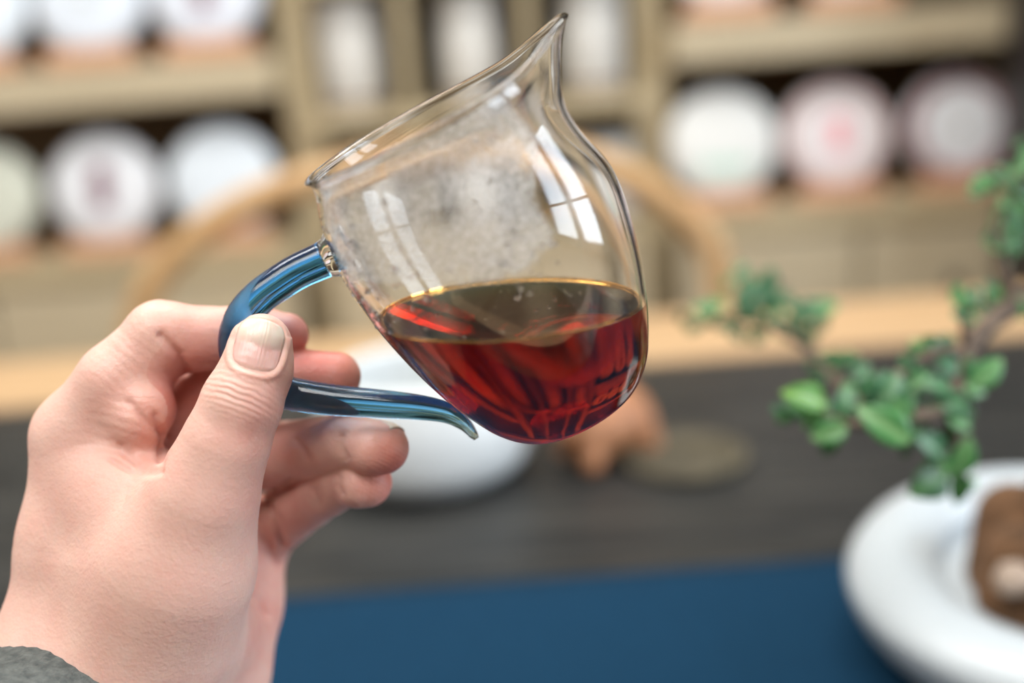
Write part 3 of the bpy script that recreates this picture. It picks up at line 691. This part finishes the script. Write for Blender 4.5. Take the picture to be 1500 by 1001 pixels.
# tea
M['tea'] = glass_mat('dark_tea', 1.34, absorb=(26, 90, 300))
tin = inner_profile(TH * 0.6, 1.0)
vt, ft = [], []
prof_t = [p for p in tin if p[1] < 78]
for i in range(NA):
    a = 2 * math.pi * i / NA
    for (r, z) in prof_t:
        rr, zz = spoutify(r, z, a) if r > 0 else (r, z); vt.append((rr * math.cos(a) * .001, rr * math.sin(a) * .001, zz * .001))
mt_ = len(prof_t)
for i in range(NA):
    j = (i + 1) % NA
    for k in range(mt_ - 1): ft.append((i * mt_ + k, j * mt_ + k, j * mt_ + k + 1, i * mt_ + k + 1))
tea = empty('tea'); tea.matrix_world = MC; tag(tea, 'dark red tea pooled level in the tilted glass pitcher', 'tea')
lq = weld(mesh('liquid', vt, ft, M['tea'], tea), 2e-6)
surf_pt = MCi @ W(P(748, 437, 0)); surf_n = (MCi.to_3x3() @ Vector((0, 0, 1))).normalized()
bm = bmesh.new(); bm.from_mesh(lq.data)
g = bmesh.ops.bisect_plane(bm, geom=bm.verts[:] + bm.edges[:] + bm.faces[:], plane_co=surf_pt, plane_no=surf_n, clear_outer=True)
eds = [e for e in bm.edges if e.is_boundary]
bmesh.ops.edgeloop_fill(bm, edges=eds); bmesh.ops.recalc_face_normals(bm, faces=bm.faces)
bm.to_mesh(lq.data); bm.free()
lq.data.shade_smooth(); lq.data.set_sharp_from_angle(angle=math.radians(30))
# the meniscus: a thin raised rim of tea where the surface meets the glass
mloop = []
for i in range(NA):
    a = 2 * math.pi * i / NA
    pts_ = [(spoutify(r, z, a) if r > 0 else (r, z)) for (r, z) in inner_profile(TH * 1.15, 2.2) if z < 78]
    for (ra_, za_), (rb_, zb_) in zip(pts_[:-1], pts_[1:]):
        A_ = Vector((ra_ * math.cos(a), ra_ * math.sin(a), za_)) * .001; B_ = Vector((rb_ * math.cos(a), rb_ * math.sin(a), zb_)) * .001
        da, db = (A_ - surf_pt).dot(surf_n), (B_ - surf_pt).dot(surf_n)
        if da < 0 <= db: mloop.append(A_.lerp(B_, da / (da - db))); break
M['meniscus'] = glass_mat('tea_meniscus', 1.34, (1.0, 0.84, 0.58))
nm_ = len(mloop); vq, fq = [], []
cen = sum(mloop, Vector()) / nm_
for p in mloop:
    inw = (cen - p); inw = (inw - surf_n * inw.dot(surf_n)).normalized()
    for (ci, cu) in ((0.0, 0.0), (0.9, 0.02), (0.45, 0.22), (0.12, 0.75), (0.0, 1.0)): vq.append(p + inw * ci * .001 + surf_n * cu * .0008)
for i in range(nm_):
    j = (i + 1) % nm_
    for k in range(5): l = (k + 1) % 5; fq.append((i * 5 + k, j * 5 + k, j * 5 + l, i * 5 + l))
mn = weld(mesh('meniscus', vq, fq, M['meniscus'], tea), 1e-7)
# tiny bubbles floating on the tea
M['bubble'] = glass_mat('bubble_film', 1.2)
sx_ = (MCi.to_3x3() @ Vector((1, 0, 0))).normalized(); sy_ = surf_n.cross(sx_).normalized()
bm = bmesh.new(); rg = random.Random(9)
for i in range(26):
    px, py = rg.uniform(610, 860), rg.uniform(425, 490)
    hitp = MCi @ hit_z(px, py, (MC @ surf_pt).z)
    bmesh.ops.create_icosphere(bm, subdivisions=2, radius=rg.uniform(0.3, 0.75) * .001, matrix=Matrix.Translation(hitp))
me = bpy.data.meshes.new('bubbles'); bm.to_mesh(me); bm.free(); bo = link('floating_bubbles', me, M['bubble'], tea); bo['kind'] = 'stuff'

# ------------------------------------------------------------------ the hand
def skin_material():
    m, N, L, b = new_mat('skin')
    at_ = N.new('ShaderNodeAttribute'); at_.attribute_name = 'tone'
    tc = N.new('ShaderNodeTexCoord')
    n1 = N.new('ShaderNodeTexNoise'); n1.inputs['Scale'].default_value = 120; n1.inputs['Detail'].default_value = 5; L.new(tc.outputs['Object'], n1.inputs['Vector'])
    ad = N.new('ShaderNodeMath'); ad.operation = 'MULTIPLY_ADD'; ad.inputs[1].default_value = 0.45; L.new(n1.outputs['Fac'], ad.inputs[0]); L.new(at_.outputs['Fac'], ad.inputs[2])
    rp = N.new('ShaderNodeValToRGB'); e = rp.color_ramp.elements
    e[0].position = 0.10; e[0].color = (0.71, 0.495, 0.415, 1); e[1].position = 1.0; e[1].color = (0.54, 0.165, 0.125, 1)
    k = e.new(0.5); k.color = (0.67, 0.385, 0.32, 1)
    L.new(ad.outputs[0], rp.inputs[0]); L.new(rp.outputs[0], b.inputs['Base Color'])
    b.inputs['Subsurface Weight'].default_value = 0.35; b.inputs['Subsurface Radius'].default_value = (1.0, 0.35, 0.2); b.inputs['Subsurface Scale'].default_value = 0.0035
    b.inputs['Roughness'].default_value = 0.46; b.inputs['Specular IOR Level'].default_value = 0.4
    # fine skin relief and knuckle wrinkles
    vo = N.new('ShaderNodeTexVoronoi'); vo.inputs['Scale'].default_value = 1100; L.new(tc.outputs['Object'], vo.inputs['Vector'])
    n2 = N.new('ShaderNodeTexNoise'); n2.inputs['Scale'].default_value = 600; n2.inputs['Detail'].default_value = 3; L.new(tc.outputs['Object'], n2.inputs['Vector'])
    wu = N.new('ShaderNodeAttribute'); wu.attribute_name = 'wrinkle_u'; wm = N.new('ShaderNodeAttribute'); wm.attribute_name = 'wrinkle_m'
    n3 = N.new('ShaderNodeTexNoise'); n3.inputs['Scale'].default_value = 170; n3.inputs['Detail'].default_value = 2; L.new(tc.outputs['Object'], n3.inputs['Vector'])
    w1 = N.new('ShaderNodeMath'); w1.operation = 'MULTIPLY_ADD'; w1.inputs[1].default_value = 7.0; L.new(n3.outputs['Fac'], w1.inputs[0]); L.new(wu.outputs['Fac'], w1.inputs[2])
    w2 = N.new('ShaderNodeMath'); w2.operation = 'SINE'; L.new(w1.outputs[0], w2.inputs[0])
    w3 = N.new('ShaderNodeMath'); w3.operation = 'MULTIPLY'; L.new(w2.outputs[0], w3.inputs[0]); L.new(wm.outputs['Fac'], w3.inputs[1])
    s1 = N.new('ShaderNodeMath'); s1.operation = 'MULTIPLY_ADD'; s1.inputs[1].default_value = 0.35; L.new(vo.outputs['Distance'], s1.inputs[0]); L.new(n2.outputs['Fac'], s1.inputs[2])
    s2 = N.new('ShaderNodeMath'); s2.operation = 'MULTIPLY_ADD'; s2.inputs[1].default_value = 1.1; L.new(w3.outputs[0], s2.inputs[0]); L.new(s1.outputs[0], s2.inputs[2])
    bp = N.new('ShaderNodeBump'); bp.inputs['Strength'].default_value = 0.45; bp.inputs['Distance'].default_value = 0.00035
    L.new(s2.outputs[0], bp.inputs['Height']); L.new(bp.outputs[0], b.inputs['Normal'])
    return m
M['skin'] = skin_material()
H = 0.5
lo = np.minimum.reduce([P(-30, 1120, 0), P(-30, 1120, 90)]) - np.array([25, 5, 0]); 
FD = Field((-165, -112, 262), (-20, 16, 392), H)
THUMB = [(383, 503, -12.6, 7.5), (376, 540, -12.8, 8.7), (354, 592, -13.5, 9.7), (330, 652, -13, 10.3), (299, 728, -10, 12.0), (262, 832, -3, 17.0), (228, 930, 4, 18.0)]
FING = {
 'index': [(118, 640, 14, 12.2), (176, 562, 9, 11.6), (236, 499, 10, 10.0), (350, 494, 14.2, 8.3), (384, 492, 14.2, 7.6), (419, 491, 13.2, 6.2)],
 'middle': [(195, 650, 34, 12.0), (318, 566, 25, 9.6), (428, 553, 14.5, 7.9), (492, 552, 14, 6.9)],
 'ring': [(285, 692, 50, 11.5), (415, 664, 28, 8.9), (506, 646, 12, 7.7), (560, 656, 8, 6.9)],
 'pinky': [(372, 788, 62, 10.6), (450, 731, 36, 8.7), (503, 704, 19, 7.3), (538, 707, 14, 6.5)],
}
palm = FD.new()
def chain(arr, pts, k, kk=None):
    for i in range(len(pts) - 1):
        a, b = pts[i], pts[i + 1]
        FD.cap(arr, P(*a[:3]), P(*b[:3]), a[3], b[3], k if kk is None else kk[i])
for ch in ([(118, 640, 14, 12.2), (118, 800, 15, 14.5), (104, 945, 14, 17.5), (40, 1110, -2, 19)],
           [(195, 650, 34, 12.2), (188, 800, 34, 13.5), (175, 960, 26, 15), (110, 1110, 6, 19)],
           [(285, 692, 50, 11.6), (262, 830, 47, 12.5), (235, 970, 35, 15), (170, 1110, 8, 19)],
           [(372, 788, 62, 10.6), (340, 890, 52, 13.0), (305, 985, 38, 16.0), (215, 1110, 12, 19)],
           [(212, 722, 8, 10.5), (200, 830, 5, 15.0), (180, 930, 8, 17.0)],
           [(262, 752, -1, 11.5), (170, 726, 8, 11.0)], [(285, 760, -5, 12), (240, 860, 0, 15)],
           [(160, 690, 12, 11), (230, 790, 2, 12)],
           [(262, 832, -1, 16.5), (228, 935, 6, 18), (170, 1040, 8, 21), (130, 1120, -1, 22)],
           [(262, 832, 8, 14), (290, 930, 22, 15)],
           [(330, 790, 44, 11), (290, 930, 32, 14)]):
    chain(palm, ch, 9.0)
thumb = FD.new(); chain(thumb, THUMB, 3.0, [2, 2, 3, 4, 8, 8])
FD.cap(thumb, P(354, 590, -16), P(356, 584, -16), 7.9, 7.6, 3)
FD.cap(thumb, P(388, 520, -9), P(380, 548, -9), 6.5, 7.5, 3)
hand = smin(palm, thumb, 8.0)
for nme, pts in FING.items():
    fg = FD.new(); chain(fg, pts, 1.6)
    if nme == 'index':
        FD.cap(fg, P(204, 612, 4), P(214, 600, 4), 8.6, 8.0, 4)                    # flesh pushed up at the finger's root
        FD.cap(fg, P(236, 489, 9), P(244, 489, 9), 8.6, 8.2, 3)
    if nme in ('ring', 'pinky'):
        (x1, y1, d1, q1), (x2, y2, d2, q2), (x3, y3, d3, q3) = pts[1:4]
        FD.cap(fg, P((x1 + x2) / 2, (y1 + y2) / 2 + 4, (d1 + d2) / 2 - 2), P((x1 * .3 + x2 * .7), (y1 * .3 + y2 * .7) + 3, d1 * .3 + d2 * .7 - 2), q2 * .92, q2 * .9, 2)
        FD.cap(fg, P(x3 - 14, y3 + 2, d3 - 1.5), P(x3, y3 + 1, d3 - 1), q3 * 1.02, q3 * .95, 2)
    fg = smin(palm, fg, 5.0)
    hand = smin(hand, fg, 0.9)
pos, fc = FD.mesh(hand)
# projected pixel of every vertex, used to place creases and colour
qx = 750 + F * pos[:, 0] / pos[:, 2]; qy = 500.5 - F * pos[:, 1] / pos[:, 2]; dep = pos[:, 2] - 300
gr = np.stack(np.gradient(hand, H), -1)
ii = np.clip(((pos - FD.lo) / H).round().astype(int), 0, np.array(hand.shape) - 1)
nrm = gr[ii[:, 0], ii[:, 1], ii[:, 2]].astype(float); nrm /= np.linalg.norm(nrm, axis=1)[:, None] + 1e-9
front = nrm[:, 2] < 0.15
def seg_dist(pl):
    d = np.full(len(qx), 1e9)
    for (x0, y0), (x1, y1) in zip(pl[:-1], pl[1:]):
        t = np.clip(((qx - x0) * (x1 - x0) + (qy - y0) * (y1 - y0)) / ((x1 - x0) ** 2 + (y1 - y0) ** 2), 0, 1)
        d = np.minimum(d, np.hypot(qx - x0 - t * (x1 - x0), qy - y0 - t * (y1 - y0)))
    return d
disp = np.zeros(len(pos))
CREASES = [([(176, 655), (205, 685), (232, 690)], 7, 0.55, (-40, 30)), ([(165, 675), (195, 692), (222, 694)], 6, 0.5, (-40, 30)), ([(228, 610), (240, 640), (232, 690)], 7, 0.7, (-40, 30)), ([(190, 590), (215, 620), (245, 640)], 6, 0.45, (-40, 30)),
           ([(236, 492), (262, 520), (272, 545)], 7, 1.0, (-40, 30)),
           ([(372, 712), (400, 755), (414, 800)], 6, 1.0, (10, 80)), ([(362, 862), (378, 876), (392, 902)], 6, 0.9, (10, 80)), ([(370, 780), (392, 800), (405, 830)], 6, 0.5, (10, 80)),
           ([(434, 645), (446, 662), (450, 672)], 6, 0.45, (-5, 45)), ([(502, 640), (500, 655), (507, 672)], 6, 0.4, (-10, 40)), ([(458, 718), (466, 738)], 6, 0.45, (-5, 60)), ([(496, 700), (494, 712), (500, 724)], 6, 0.4, (-5, 45)),
           ([(380, 738), (420, 712), (436, 700)], 6, 0.9, (20, 80))]
for pl, wpx, amp, (d0, d1) in CREASES:
    msk = front & (dep > d0) & (dep < d1); disp -= np.where(msk, 1.5 * amp * np.exp(-(seg_dist(pl) / (wpx * 0.85)) ** 2), 0)
# thumb nail bed: nail frame in the picture plane
NC = np.array([379.0, 506.0]); na_ = math.radians(76); nu = np.array([math.cos(na_), -math.sin(na_)]); nv = np.array([math.sin(na_), math.cos(na_)])
def nail_uv(x, y): return ((x - NC[0]) * nu[0] + (y - NC[1]) * nu[1]), ((x - NC[0]) * nv[0] + (y - NC[1]) * nv[1])
U, V = nail_uv(qx, qy); on_thumb = (dep < 2) & front & (qy < 600) & (qx > 300)
sq = (np.abs(U / 40) ** 3.2 + np.abs(V / 37) ** 3.2) ** (1 / 3.2)
disp -= np.where(on_thumb, 0.85 * np.clip((1.03 - sq) / 0.08, 0, 1), 0)
disp += np.where(on_thumb & (U < 22), 0.5 * np.exp(-((sq - 1.14) / 0.09) ** 2), 0)
pos = pos + nrm * disp[:, None]
# tone: 0 pale, 1 red
tone = np.full(len(pos), 0.12)
def blob(cx, cy, r, a, d0=-60, d1=90):
    global tone
    tone = tone + np.where((dep > d0) & (dep < d1), a * np.exp(-(((qx - cx) ** 2 + (qy - cy) ** 2) / r ** 2)), 0)
for q in ((590, 665, 55, .40), (562, 715, 50, .40), (440, 500, 60, .5, 2, 40), (500, 545, 60, .45, 2, 40), (300, 500, 70, .30, 0, 40), (280, 580, 60, .45, 0, 60), (215, 650, 60, .22, -30, 40), (195, 560, 55, .18, -20, 40), (430, 690, 70, .16, -4, 80), (390, 800, 80, .25, 20, 90), (375, 920, 80, .30, 15, 90), (360, 740, 40, .2, -30, 10), (402, 560, 40, .22, -40, 5), (150, 760, 100, .06), (380, 640, 60, .25, -30, 30)): blob(*q)
# knuckle wrinkles
wu = np.zeros(len(pos)); wmk = np.zeros(len(pos))
def wrinkle(cx, cy, ang, ru, rv, per, d0, d1, amp=1.0):
    a = math.radians(ang); ux, uy = math.cos(a), -math.sin(a)
    u = (qx - cx) * ux + (qy - cy) * uy; v_ = (qx - cx) * uy - (qy - cy) * ux
    mk = np.where((dep > d0) & (dep < d1), amp * np.exp(-(u / ru) ** 2 - (v_ / rv) ** 2), 0)
    b = mk > wmk; wu[b] = (u[b] + 0.10 * (v_[b] ** 2) / rv) / per * 2 * math.pi; wmk[b] = mk[b]
wrinkle(350, 578, 70, 24, 44, 9, -40, 0, 0.85); wrinkle(200, 540, 45, 60, 55, 13, -20, 30, 0.22); wrinkle(190, 640, 70, 60, 60, 15, -20, 40, 0.35); wrinkle(395, 800, 40, 70, 60, 18, 15, 90, 0.4); wrinkle(575, 680, 60, 50, 50, 6, 0, 60, 0.12)
org = P(190, 960, 15)
Rm = np.array([[rgt.x, upv.x, fwd.x], [rgt.y, upv.y, fwd.y], [rgt.z, upv.z, fwd.z]])
wpos = ((pos - org) @ Rm.T) * 0.001
me = np_mesh('person', wpos, fc[:, ::-1])
for nm, arr in (('tone', tone), ('wrinkle_u', wu), ('wrinkle_m', wmk)):
    t = me.attributes.new(nm, 'FLOAT', 'POINT'); t.data.foreach_set('value', arr.astype(np.float32))
hand_o = link('person', me, M['skin']); hand_o.location = W(org)
tag(hand_o, "left hand in a grey cuff pinching the pitcher's blue handle between thumb and fingers", 'hand')
sm = hand_o.modifiers.new('soften', 'SMOOTH'); sm.factor = 0.5; sm.iterations = 2

# nails, projected on the skin
def sdf_at(p):
    g = (p - FD.lo) / H; i = np.floor(g).astype(int); f = g - i; r = 0.0
    for a in (0, 1):
        for b in (0, 1):
            for c in (0, 1):
                r += hand[i[0] + a, i[1] + b, i[2] + c] * (f[0] if a else 1 - f[0]) * (f[1] if b else 1 - f[1]) * (f[2] if c else 1 - f[2])
    return r
def project(px, py, d0=-30, d1=60):
    d = d0
    while d < d1:
        p = P(px, py, d)
        if sdf_at(p) < 0.02: return d
        d += 0.12
    return None
def nail_material():
    m, N, L, b = new_mat('nail')
    at_ = N.new('ShaderNodeAttribute'); at_.attribute_name = 'len'
    rp = N.new('ShaderNodeValToRGB'); e = rp.color_ramp.elements
    e[0].position = 0.0; e[0].color = (0.70, 0.50, 0.42, 1); e[1].position = 0.80; e[1].color = (0.72, 0.60, 0.50, 1)
    k = e.new(0.10); k.color = (0.70, 0.42, 0.37, 1); k = e.new(0.45); k.color = (0.66, 0.38, 0.34, 1); k = e.new(0.58); k.color = (0.70, 0.52, 0.44, 1)
    L.new(at_.outputs['Fac'], rp.inputs[0]); L.new(rp.outputs[0], b.inputs['Base Color'])
    b.inputs['Roughness'].default_value = 0.28; b.inputs['Subsurface Weight'].default_value = 0.2; b.inputs['Subsurface Scale'].default_value = 0.002
    wv = N.new('ShaderNodeAttribute'); wv.attribute_name = 'wid'; n = N.new('ShaderNodeTexNoise'); n.noise_dimensions = '1D'; n.inputs['Scale'].default_value = 24; L.new(wv.outputs['Fac'], n.inputs['W'])
    bp = N.new('ShaderNodeBump'); bp.inputs['Strength'].default_value = 0.35; bp.inputs['Distance'].default_value = 0.0003; L.new(n.outputs['Fac'], bp.inputs['Height']); L.new(bp.outputs[0], b.inputs['Normal'])
    return m
M['nail'] = nail_material()
inv_h = Matrix.Translation(-hand_o.location)
nu_, nv_ = 22, 20
gx = np.zeros((nu_ + 1, nv_ + 1)); ok = []
vsn, fsn, ln_, wd2 = [], [], [], []
ctr_d = project(NC[0], NC[1])
for i in range(nu_ + 1):
    u = -40 + 79 * i / nu_
    for k in range(nv_ + 1):
        s = -1 + 2 * k / nv_
        half = 35.5 * (1 - 0.30 * max(0, (abs(u) - 18) / 22) ** 2.2)
        uu = u - (5.0 * s * s if u > 0 else -3.5 * s * s) * min(1, abs(u) / 30)
        x, y = NC + nu * uu + nv * (half * s)
        fo = ctr_d + 3.4 * abs(s) ** 2.2 + (0.0014 * u * u if u > 0 else 0.0)
        pj = project(x, y); d = min(pj, fo) if (pj is not None and pj < fo + 2.0) else fo
        d += 0.42 if i > 1 else (0.75 if i == 1 else 1.0)
        p = P(x, y, d); vsn.append(inv_h @ W(p)); ln_.append(i / nu_); wd2.append((s + 1) / 2)
for i in range(nu_):
    for k in range(nv_):
        a = i * (nv_ + 1) + k; fsn.append((a, a + nv_ + 1, a + nv_ + 2, a + 1))
tn = mesh('nail', vsn, fsn, M['nail'], hand_o); tn['label'] = 'broad pinkish thumb nail with pale free edge'
for nm, arr in (('len', ln_), ('wid', wd2)):
    t = tn.data.attributes.new(nm, 'FLOAT', 'POINT'); t.data.foreach_set('value', np.array(arr, np.float32))
so = tn.modifiers.new('thick', 'SOLIDIFY'); so.thickness = 0.0005; so.offset = 1
# small nails of the ring and little finger: curved shells on the far-upper side of the tips
def tip_nail(c, r, axis_px, side_px, lab):
    """c: tip centre in camera mm; shell of a cylinder around the finger axis on its outer side"""
    ax = P(axis_px[0][0], axis_px[0][1], axis_px[0][2]); bx_ = P(*axis_px[1]); ad = bx_ - ax; ad /= np.linalg.norm(ad)
    sd = np.array(side_px, float); sd -= ad * (sd @ ad); sd /= np.linalg.norm(sd); td = np.cross(ad, sd)
    v_, f_, l_, w_ = [], [], [], []
    for i in range(13):
        t = i / 12
        for k in range(11):
            a = math.radians(-50 + 100 * k / 10); al = -5.5 + 10.2 * t - 1.6 * abs(math.sin(a)) * t
            R = (r * r - (max(0, al) * 0.86) ** 2) ** 0.5 + 0.16 + 0.08 * t
            p = bx_ + ad * al + (sd * math.cos(a) + td * math.sin(a)) * R
            v_.append(inv_h @ W(p)); l_.append(t); w_.append(k / 10)
    for i in range(12):
        for k in range(10): a = i * 11 + k; f_.append((a, a + 11, a + 12, a + 1))
    o = mesh('nail', v_, f_, M['nail'], hand_o)
    for nm, arr in (('len', l_), ('wid', w_)):
        t = o.data.attributes.new(nm, 'FLOAT', 'POINT'); t.data.foreach_set('value', np.array(arr, np.float32))
    s_ = o.modifiers.new('thick', 'SOLIDIFY'); s_.thickness = 0.0004; s_.offset = 0; o['label'] = lab
tip_nail(None, 6.9, ((506, 646, 12), (560, 656, 8)), (0.3, 0.88, 0.12), 'nail of the ring finger seen edge-on')
tip_nail(None, 6.5, ((503, 704, 19), (538, 707, 14)), (0.3, 0.88, 0.12), 'nail of the little finger seen edge-on')

# cuff of the sleeve
M['cuff'] = pmat('grey_knit', (0.05, 0.058, 0.056), 0.95, (0.11, 0.12, 0.113), 420, bump=0.8, bscale=700)
ca, cb_ = P(150, 1112, 10), P(-45, 1345, -40); axd = cb_ - ca; axd /= np.linalg.norm(axd)
s1 = np.array([0.91, -0.42 * 0 + 0.38, 0.0]); s1 = np.cross(axd, np.array([0, 0, 1.0])); s1 /= np.linalg.norm(s1); s2 = np.cross(axd, s1)
vc, fc_ = [], []; nn = 180
prof_c = [(0.0, 0.90), (-1.2, 0.955), (-1.0, 1.0), (1.5, 1.02), (8, 1.03), (16, 1.06), (30, 1.10), (48, 1.15), (90, 1.20), (140, 1.26), (200, 1.34), (201, 1.30), (201, 0.02)]
for (tt, sc) in prof_c:
    for k in range(nn):
        a = 2 * math.pi * k / nn; rib = 1 + 0.004 * math.sin(a * 60) * (tt > 3)
        p = ca + axd * tt + (s1 * math.cos(a) * 41.5 + s2 * math.sin(a) * 33) * sc * rib
        vc.append(inv_h @ W(p))
for i in range(len(prof_c) - 1):
    for k in range(nn):
        l = (k + 1) % nn; fc_.append((i * nn + k, i * nn + l, (i + 1) * nn + l, (i + 1) * nn + k))
cf = mesh('sleeve_cuff', vc, fc_, M['cuff'], hand_o); cf['label'] = 'grey ribbed knit sleeve cuff'
s_ = cf.modifiers.new('thick', 'SOLIDIFY'); s_.thickness = 0.002; s_.offset = -1
